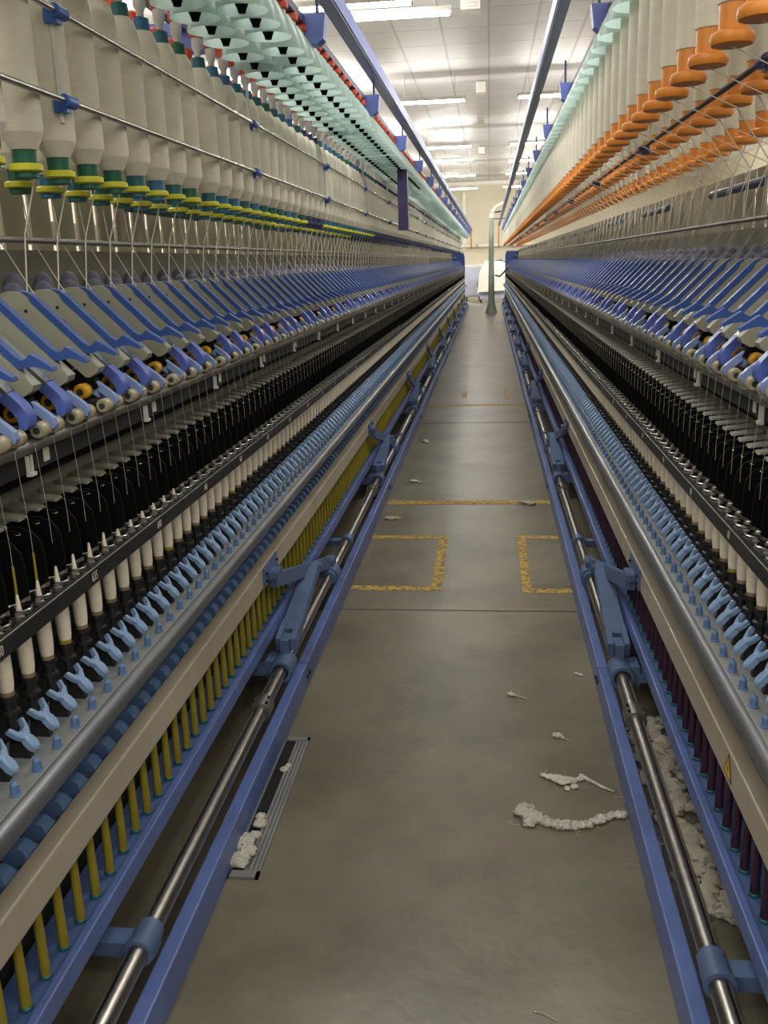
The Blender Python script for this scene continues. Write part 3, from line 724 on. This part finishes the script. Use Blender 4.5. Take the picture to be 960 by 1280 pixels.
def rove(bd, bz):
    """strand from the package down past the guide rod into its drafting arm"""
    top = [(-0.006, 0.034, 0.05), (0.0, 0.036, -0.002)] if bd == 0.745 else [(0, 0, -0.002)]
    if bz > 1.7: mid = [(0.875 - bd, 0.04, 1.635 - bz), (0.868 - bd, 0.045, 1.50 - bz)] if bd < 0.9 else [(0.885 - bd, 0.01, 1.50 - bz)]
    elif bd < 0.8: mid = [(0.785 - bd, 0.040, 1.487 - bz)]
    else: mid = [(0.862 - bd, 0.004, 1.485 - bz)]
    return MB().tube(top + mid + [(0.800 - bd, mid[-1][1] + 0.006, 1.366 - bz)], 0.0017 if bd > 0.7 else 0.0013, 5, caps=False)

def hang_bobbins(s, d, z, ys, n, feet, disc, length, orange, lab, grp, dz=0.0, detail=60):
    """roving bobbins one by one: package with foot, disc and its own roving strand"""
    meshes = {}
    for i, y in enumerate(ys):
        if i >= n: break
        fi = feet(i)
        if fi not in meshes:
            b, f, c, tp = bobbin_parts(s, fi, disc, length, orange)
            dk = 'navyfoot' if fi == 'navyfoot' else disc
            st = rove(d, z + dz)
            meshes[fi] = [b.mesh('roving_bobbin', M['roving'], s), f.mesh('tube_foot', M[fi], s), c.mesh('foot_disc', M[dk], s), st.mesh('roving_strand', M['roving'], s)] + ([tp.mesh('tube_top', M[fi], s)] if tp.v else [])
        me = meshes[fi]
        o = link('roving_bobbin', me[0], None, (AX + s * d, y, z + dz))
        tag(o, lab(i, fi), 'bobbin', grp(i, fi))
        for nm, m_ in zip(('tube_foot', 'foot_disc', 'roving_strand', 'tube_top'), me[1:]): link(nm, m_, o)
    rest = ys[n:]
    if rest:
        lo = MB()
        if orange:
            lo.lathe((0, 0), [(0.035, 0.0), (0.0395, 0.010), (0.0255, 0.0235), (0.0255, 0.068)], 8, 1).lathe((0, 0), [(0.0295, 0.068), (0.0295, length)], 8, 0)
        else:
            lo.lathe((0, 0), [(0.0315, -0.004), (0.0315, 0.011)], 8, 2).lathe((0, 0), [(0.0225, 0.011), (0.0225, 0.05)], 8, 1).lathe((0, 0), [(0.024, 0.048), (0.039, 0.10), (0.039, length - 0.085), (0.0235, length - 0.034)], 8, 0)
            lo.lathe((0, 0), [(0.023, length - 0.035), (0.020, length)], 6, 1)
        o = link('roving_bobbin', lo.repeat([y - rest[0] for y in rest]).mesh('roving_bobbin', [M['roving'], M['orange'] if orange else M['navyfoot'], M['orange'] if orange else M['navyfoot']], s), None, (AX + s * d, rest[0], z + dz))
        tag(o, 'far run of %s bobbins hanging in the %s row of the creel' % ('orange-footed' if orange else 'navy-footed', 'front' if d < 0.6 or d == 0.745 else 'middle' if d < 0.8 else 'rear'), 'bobbins', None, 'stuff')

NAMES = {'green': 'green', 'bluefoot': 'blue', 'tealfoot': 'teal', 'navyfoot': 'navy', 'orange': 'orange'}
def feetC(i):
    if i < 6: return 'green'
    if 21 <= i < 24 or i > 38: return 'navyfoot'
    return ['bluefoot', 'tealfoot', 'tealfoot', 'green', 'bluefoot', 'tealfoot', 'bluefoot'][(i * 5) % 7]
def feetD(i):
    if i > 34: return 'navyfoot'
    return ['tealfoot', 'bluefoot', 'green', 'tealfoot'][(i * 3) % 4]
ysC = bobbin_ys(1.4896, 1.35)
hang_bobbins(-1, 0.745, 1.602, ysC, 90, feetC, 'lime', 0.425, False,
             lambda i, f: ('fat white roving bobbin with %s foot and disc, front hanging row' if f == 'navyfoot' else 'fat white roving bobbin with %s foot above lime disc, front hanging row') % NAMES[f], lambda i, f: 'front row bobbins with %s feet' % NAMES[f])
hang_bobbins(-1, 0.87, 1.592, bobbin_ys(1.56, 1.6), 60, feetD, 'lime', 0.425, False,
             lambda i, f: 'white roving bobbin with %s foot, mostly hidden behind the front hanging row' % NAMES[f], lambda i, f: 'rear row bobbins with %s feet' % NAMES[f])
for d, z, y0, n, nm in ((0.575, 1.772, 1.894, 70, 'outermost row over the aisle'), (0.769, 1.772, 2.001 * 0.634 / 0.48, 55, 'second row, behind the dark guard tube'), (0.965, 1.745, 1.95, 35, 'innermost visible row, low behind two others')):
    hang_bobbins(1, d, z, right_ys(y0, 1.55), n, lambda i: 'orange', 'orange', 0.37, True,
                 lambda i, f, nm=nm: 'white roving bobbin with orange foot, ' + nm, lambda i, f, nm=nm: 'orange-footed bobbins, ' + nm)

# ------------------------------------------------------------------ cops on the spindles
def cop_mesh(s, top):
    base = [(0.0100, 0.0), (0.0120, 0.012), (0.0130, 0.035), (0.0130, 0.070), (0.0120, 0.085), (0.0092, 0.098)]
    b = MB().lathe((0, 0), base + {2: [(0.0056, 0.110), (0.0044, 0.118), (0.0022, 0.141), (0.0016, 0.143)], 1: [(0.0056, 0.110), (0.0040, 0.118), (0.0018, 0.130)], 0: [(0.0050, 0.108), (0.0030, 0.112)]}[top], 14)
    return b.mesh('spinning_cop', M['cotton'], s)
def cops(s, y0, n, dz, first, lab, lab2, grp):
    ys = frange(y0 + math.ceil((first - y0) / P) * P, P, YE)
    tops = [cop_mesh(s, k) for k in range(3)]
    c = MB().lathe((0, 0), [(0.0112, -0.003), (0.0112, 0.004)], 12)
    mc, my = c.mesh('cop_tube', M['cop_end'], s), c.mesh('cop_tube', M['tube_y'], s)
    mt = MB().lathe((0, 0), [(0.0023, 0.142), (0.0019, 0.190)], 8).mesh('tube_tip', M['tube_y'], s)
    for i, y in enumerate(ys[:n]):
        k = 0 if s > 0 else 2 if y < 1.72 else 1 if y < 2.15 else 0
        o = link('spinning_cop', tops[k], None, (AX + s * 0.634, y, 0.764 + dz))
        tipped = s < 0 and y < 1.45
        tag(o, lab2 if tipped else lab, 'cop', grp + (' with yellow tips' if tipped else ''))
        if i < 40: link('cop_tube', my if i % 8 == 7 else mc, o)
        if tipped: link('tube_tip', mt, o)
    rest = ys[n:]
    lo = MB().lathe((0, 0), [(0.0105, 0.0), (0.0130, 0.04), (0.0115, 0.09), (0.003, 0.112)], 7)
    o = link('spinning_cop', lo.repeat([y - rest[0] for y in rest]).mesh('spinning_cop', M['cotton'], s), None, (AX + s * 0.634, rest[0], 0.764 + dz))
    tag(o, 'far run of ' + lab.replace('white cotton cop', 'white cotton cops'), 'cops', None, 'stuff')
cops(-1, LP['cop'], 150, 0.0, 0.98, 'white cotton cop under the numbered ring rail of the frame with yellow tubes', 'white cotton cop with a yellow tube tip sticking up above the numbered ring rail', 'cops on the numbered frame')
cops(1, RP['cop'], 150, 0.012, 1.3, 'white cotton cop under the ring rail of the frame with plum tubes', '', 'cops on the frame with plum tubes')

# ------------------------------------------------------------------ empty tubes below the beige beams
def tubes(s, y0, n, m, first, lab, grp):
    ys = frange(y0 + math.ceil((first - y0) / P) * P, P, YE)
    b = MB().lathe((0, 0), [(0.0090, 0.0), (0.0092, 0.004), (0.0078, 0.150), (0.0076, 0.155)], 14).mesh('empty_tube', M[m], s)
    c = MB().lathe((0, 0), [(0.0115, -0.001), (0.0115, 0.004), (0.0096, 0.006)], 12).mesh('tube_base', M['tealfoot'], s)
    for i, y in enumerate(ys[:n]):
        o = link('empty_tube', b, None, (AX + s * 0.629, y, 0.238)); tag(o, lab, 'tube', grp)
        if i < 60: link('tube_base', c, o)
    rest = ys[n:]
    lo = MB().lathe((0, 0), [(0.0092, 0.0), (0.0076, 0.155)], 7)
    o = link('empty_tube', lo.repeat([y - rest[0] for y in rest]).mesh('empty_tube', M[m], s), None, (AX + s * 0.629, rest[0], 0.238))
    tag(o, 'far run of ' + lab.replace(' tube ', ' tubes '), 'tubes', None, 'stuff')
tubes(-1, 1.170, 150, 'tube_y', 0.9, 'yellow plastic tube standing on the blue tray under the beige beam', 'yellow tubes on the tray')
tubes(1, 1.19, 150, 'tube_p', 1.15, 'dark plum plastic tube standing on the blue tray under the beige beam', 'plum tubes on the tray')

# ------------------------------------------------------------------ floor vent, lint and scraps
gv = link('floor_vent', None, None, (-0.587, 2.16, 0)); tag(gv, 'narrow aluminium floor vent with dark slot beside the blue floor rail', 'vent')
fr_ = MB()
for x0, x1, y0, y1 in ((-0.06, -0.035, -0.335, 0.335), (0.028, 0.036, -0.335, 0.335), (-0.06, 0.036, -0.335, -0.31), (-0.06, 0.036, 0.315, 0.335)): fr_.box(x0, x1, y0, y1, 0.0, 0.006)
link('vent_frame', fr_.mesh('vent_frame', M['grate']), gv)
link('slot', MB().box(-0.035, -0.004, -0.31, 0.315, 0.0, 0.0015).mesh('slot', M['hole']), gv)
sl_ = MB()
for x in (-0.004, 0.007, 0.018): sl_.box(x, x + 0.008, -0.31, 0.315, 0.0, 0.004 + x * 0.05)
link('slat', sl_.mesh('slat', M['grate']), gv)

def blob(name, pts, seed, m, label, cat='lint', group=None, kind=None, zs=0.5, jitter=0.45, strands=(), fibres=0):
    """a lump of cotton: overlapping displaced balls grown into one surface"""
    rnd = random.Random(seed)
    c = pts[0]; mb = MB()
    for (x, y, r) in pts:
        nlat, nlon = 8, 14
        vs = []
        for i in range(nlat + 1):
            th = PI * i / nlat
            for j in range(nlon):
                ph_ = 2 * PI * j / nlon
                rr = r * (1 + jitter * (rnd.random() - 0.5)) if 0 < i < nlat else r
                vs.append((x - c[0] + rr * math.sin(th) * math.cos(ph_), y - c[1] + rr * math.sin(th) * math.sin(ph_), max(0.0006, r * zs * 0.85 + rr * zs * math.cos(th))))
        fs = [(i * nlon + j, (i + 1) * nlon + j, (i + 1) * nlon + (j + 1) % nlon, i * nlon + (j + 1) % nlon) for i in range(nlat) for j in range(nlon)]
        mb.add(vs, fs, 0, True)
    for t_, r_ in strands:
        mb.tube([(x - c[0], y - c[1], z) for x, y, z in t_], r_, 6)
    for _ in range(fibres):
        x, y, r = pts[rnd.randrange(len(pts))]
        x += rnd.gauss(0, r * 0.9); y += rnd.gauss(0, r * 0.9); a = rnd.uniform(0, 2 * PI); z = rnd.uniform(0.001, r * zs * 1.6); tp = []
        for k in range(6):
            tp.append((x - c[0], y - c[1], max(0.0008, z))); a += rnd.uniform(-0.7, 0.7)
            x += 0.007 * math.cos(a); y += 0.007 * math.sin(a); z += rnd.uniform(-0.004, 0.003)
        mb.tube(tp, 0.00035, 3, 0, False)
    return tag(link(name, mb.mesh(name, m), None, (c[0], c[1], 0)), label, cat, group, kind)
L_, LD = M['lint'], M['lint_dirty']
blob('lint_clump', [(-0.615, 1.95, 0.030), (-0.600, 1.92, 0.026), (-0.612, 1.88, 0.028), (-0.598, 1.99, 0.016)], 1, L_, 'cream lint clump lying on the near end of the floor vent')
blob('lint_clump', [(-0.598, 2.04, 0.018), (-0.604, 2.07, 0.015)], 2, L_, 'smaller lint clump in the middle of the floor vent')
blob('lint_clump', [(-0.592, 2.31, 0.012), (-0.585, 2.33, 0.010)], 3, L_, 'little lint tuft near the far end of the floor vent')
rr_ = random.Random(9)
roll = [(0.085 + 0.255 * t_ + rr_.uniform(-0.003, 0.003), 2.13 - 0.05 * math.sin(PI * min(1, t_ * 1.1)) + 0.012 * t_ + rr_.uniform(-0.004, 0.004), 0.0165 - 0.004 * t_ + rr_.uniform(-0.003, 0.003)) for t_ in [k / 34 for k in range(35)]]
blob('lint_roll', [(0.082, 2.135, 0.022), (0.093, 2.15, 0.021), (0.098, 2.09, 0.017), (0.108, 2.11, 0.02), (0.12, 2.12, 0.018)] + roll, 4, L_, 'long curved white lint roll with a lumpy head, touching the blue floor rail', zs=0.45, jitter=0.75, fibres=25)
blob('lint_clump', [(0.150, 2.325, 0.011), (0.166, 2.315, 0.014), (0.185, 2.305, 0.02), (0.205, 2.295, 0.022), (0.225, 2.30, 0.016), (0.25, 2.31, 0.012), (0.23, 2.27, 0.012), (0.21, 2.26, 0.010)], 5, L_, 'flat ragged white lint scrap with a trailing strand, beyond the lint roll', zs=0.3,
     strands=[([(0.25, 2.325, 0.006), (0.275, 2.30, 0.004), (0.305, 2.27, 0.004), (0.335, 2.25, 0.003)], [0.006, 0.005, 0.004, 0.002])], fibres=20)
blob('lint_clump', [(0.198, 2.55, 0.011), (0.207, 2.548, 0.012), (0.218, 2.54, 0.006)], 6, L_, 'small pointed white lint scrap on the open floor', strands=[([(0.215, 2.54, 0.003), (0.232, 2.527, 0.002), (0.243, 2.52, 0.002)], 0.0015)])
blob('lint_clump', [(0.068, 2.82, 0.011), (0.078, 2.815, 0.010)], 7, L_, 'small grey lint tuft with a short tail on the open floor', strands=[([(0.078, 2.815, 0.004), (0.1, 2.805, 0.002), (0.12, 2.79, 0.002)], 0.0018)])
blob('lint_clump', [(0.30, 2.99, 0.008), (0.313, 2.98, 0.009)], 8, L_, 'tiny white lint scrap against the blue floor rail')
blob('lint_clump', [(0.208, 5.33, 0.03), (0.24, 5.31, 0.03), (0.18, 5.34, 0.018)], 9, LD, 'dusty lint tuft lying on the nearer full yellow line', zs=0.3)
blob('lint_clump', [(-0.50, 5.9, 0.03), (-0.46, 5.88, 0.02)], 10, L_, 'flat white lint streak beside the left blue rail, beyond the nearer yellow line', zs=0.2)
blob('lint_clump', [(-0.52, 7.3, 0.03), (-0.50, 7.25, 0.025)], 11, L_, 'small far white lint scrap beside the left blue rail', zs=0.25)
blob('lint_clump', [(-0.56, 5.0, 0.04), (-0.52, 5.0, 0.02)], 12, LD, 'flat lint smear by the left blue rail, nearer than the yellow line', zs=0.15)
blob('lint_clump', [(0.085, 1.475, 0.004)], 13, LD, 'thin pale lint thread on the near floor', zs=0.4, strands=[([(0.085, 1.475, 0.002), (0.10, 1.47, 0.002), (0.125, 1.455, 0.002)], 0.0012)])
rn = random.Random(3)
pile = []
for k in range(110):
    t_ = k / 109
    pile.append((0.495 - 0.01 * math.sin(t_ * 5) + rn.gauss(0, 0.024), 2.66 - 0.90 * t_, rn.uniform(0.010, 0.030)))
blob('lint_pile', pile, 21, M['lint_mid'], 'long drift of dusty lint between the two blue rails', 'lint', None, 'stuff', zs=0.38, jitter=0.9, fibres=500)
pile = [(0.392 + rn.gauss(0, 0.010), 2.62 - 0.75 * k / 59, rn.uniform(0.006, 0.018)) for k in range(60)]
blob('lint_pile', pile, 22, M['lint_mid'], 'thin lint drift along the inner face of the blue floor rail', 'lint', None, 'stuff', zs=0.3, jitter=0.9, fibres=300)
blob('lint_clump', [(-0.66, 2.5, 0.02), (-0.655, 2.44, 0.016), (-0.665, 2.1, 0.018), (-0.66, 2.06, 0.014)], 23, LD, 'dusty lint behind the floor rail next to the floor vent', zs=0.5)

# ------------------------------------------------------------------ far end of the aisle
hs = link('travelling_cleaner', None, None, (0.05, 25.3, 0)); tag(hs, 'grey-green upright suction hose with flared foot and arched top in the aisle', 'cleaner')
link('hose', MB().tube([(0, 0, 0.30), (0, 0, 1.2), (0.0, 0, 2.45)], [0.085, 0.075, 0.062], 14).mesh('hose', M['hose']), hs)
link('nozzle', MB().lathe((0, 0), [(0.17, 0.015), (0.15, 0.05), (0.10, 0.24), (0.085, 0.32)], 16).mesh('nozzle', M['hose']), hs)
arc = [(0.36 - 0.36 * math.cos(a), 0, 2.45 + 0.34 * math.sin(a)) for a in [k * PI / 20 for k in range(11)]]
link('arched_pipe', MB().tube(arc, 0.05, 12).mesh('arched_pipe', M['pipe']), hs)
link('stay_bar', MB().tube([(0.0, 0, 2.42), (0.36, 0, 2.42)], 0.012, 8).tube([(0.1, 0, 2.58), (0.36, 0, 2.62)], 0.02, 8).mesh('stay_bar', M['dark_steel']), hs)
link('cable', MB().tube([(0.10, -0.1, 0.99), (0.22, -0.1, 0.96), (0.32, -0.1, 1.05), (0.42, -0.1, 1.16), (0.5, -0.1, 1.1)], 0.022, 8).mesh('cable', M['sign_k']), hs)

cb_ = link('cabinet', None, None, (-0.57, 33.0, 0)); tag(cb_, 'blue-grey metal cabinet on short legs at the far end of the aisle', 'cabinet')
bevel(link('cabinet_body', MB().box(-0.26, 0.26, 0, 0.5, 0.16, 1.16).mesh('cabinet_body', M['cabinet']), cb_), 0.01)
link('cabinet_door', MB().box(-0.22, 0.22, -0.012, 0, 0.2, 0.86).mesh('cabinet_door', M['cabinet']), cb_)
link('door_handle', MB().box(0.15, 0.17, -0.03, -0.012, 0.5, 0.62).mesh('door_handle', M['dark_steel']), cb_)
for x in (-0.22, 0.22):
    link('cabinet_leg', MB().box(x - 0.03, x + 0.03, 0.02, 0.08, 0, 0.16).mesh('cabinet_leg', M['black_soft']), cb_)
struct('trim_2', MB().box(-3.0, 0.0, 37.9, 38.2, 1.10, 1.22), M['lamp_white'])

cm = link('covered_machine', None, None, (0.12, 31.5, 0)); tag(cm, 'machine under a white dust sheet behind the suction hose', 'machine')
sh = MB()
prof = [(-0.50, 0.35), (-0.46, 0.55), (-0.43, 0.9), (-0.36, 1.12), (-0.22, 1.30), (-0.05, 1.36), (0.3, 1.34), (0.5, 1.2), (0.56, 0.8), (0.6, 0.4)]
nn = 9
vs = []
for j in range(nn):
    y_ = j * 0.9 / (nn - 1)
    for i, (a, z) in enumerate(prof):
        vs.append((a + 0.03 * math.sin(j * 1.7 + i), y_ + 0.02 * math.sin(i * 2.1), z + (0.05 * math.sin(j * 2.3 + i * 1.3) if 0 < i < len(prof) - 1 else 0.06 * math.sin(j * 1.9))))
np_ = len(prof)
sh.add(vs, [(j * np_ + i, (j + 1) * np_ + i, (j + 1) * np_ + i + 1, j * np_ + i + 1) for j in range(nn - 1) for i in range(np_ - 1)], 0, True)
sh.add([(a, 0.0, z) for a, z in prof] + [(0.6, 0.0, 0.4)], [tuple(range(np_))], 0)
link('dust_sheet', sh.mesh('dust_sheet', M['sheet']), cm)
link('machine_base', MB().box(-0.44, 0.55, 0.05, 0.85, 0.12, 0.62).mesh('machine_base', M['cabinet']), cm)
for x in (-0.4, 0.45):
    link('caster', MB().tube([(x - 0.03, 0.1, 0.06), (x + 0.03, 0.1, 0.06)], 0.06, 12).mesh('caster', M['black_soft']), cm)
solid('wall_conduit', MB().box(-0.06, 0.06, -0.08, 0, 0, 2.2), M['lamp_white'], 'white vertical conduit running up the cream end wall', 'conduit', loc=(-0.98, 38.2, 1.79))
wp = link('wall_pipe', None, None, (-0.3, 38.0, 1.93)); tag(wp, 'cream horizontal pipe along the end wall', 'pipe')
link('pipe_run', MB().tube([(-2.5, 0, 0), (3.0, 0, 0)], 0.06, 12).mesh('pipe_run', M['pipe']), wp)
for x in (-1.5, -0.2, 1.2):
    link('pipe_strap', MB().box(x - 0.03, x + 0.03, -0.07, 0.2, -0.07, 0.07).mesh('pipe_strap', M['steel']), wp)

# ------------------------------------------------------------------ view
scene.view_settings.view_transform = 'Standard'
scene.view_settings.look = 'None'
scene.view_settings.gamma = 1.0
scene.view_settings.use_curve_mapping = False
scene.view_settings.exposure = 0.1
scene.cycles.max_bounces = 6
scene.cycles.diffuse_bounces = 4
scene.cycles.glossy_bounces = 3
scene.cycles.transmission_bounces = 3
scene.cycles.use_denoising = True
scene.cycles.sample_clamp_indirect = 6.0
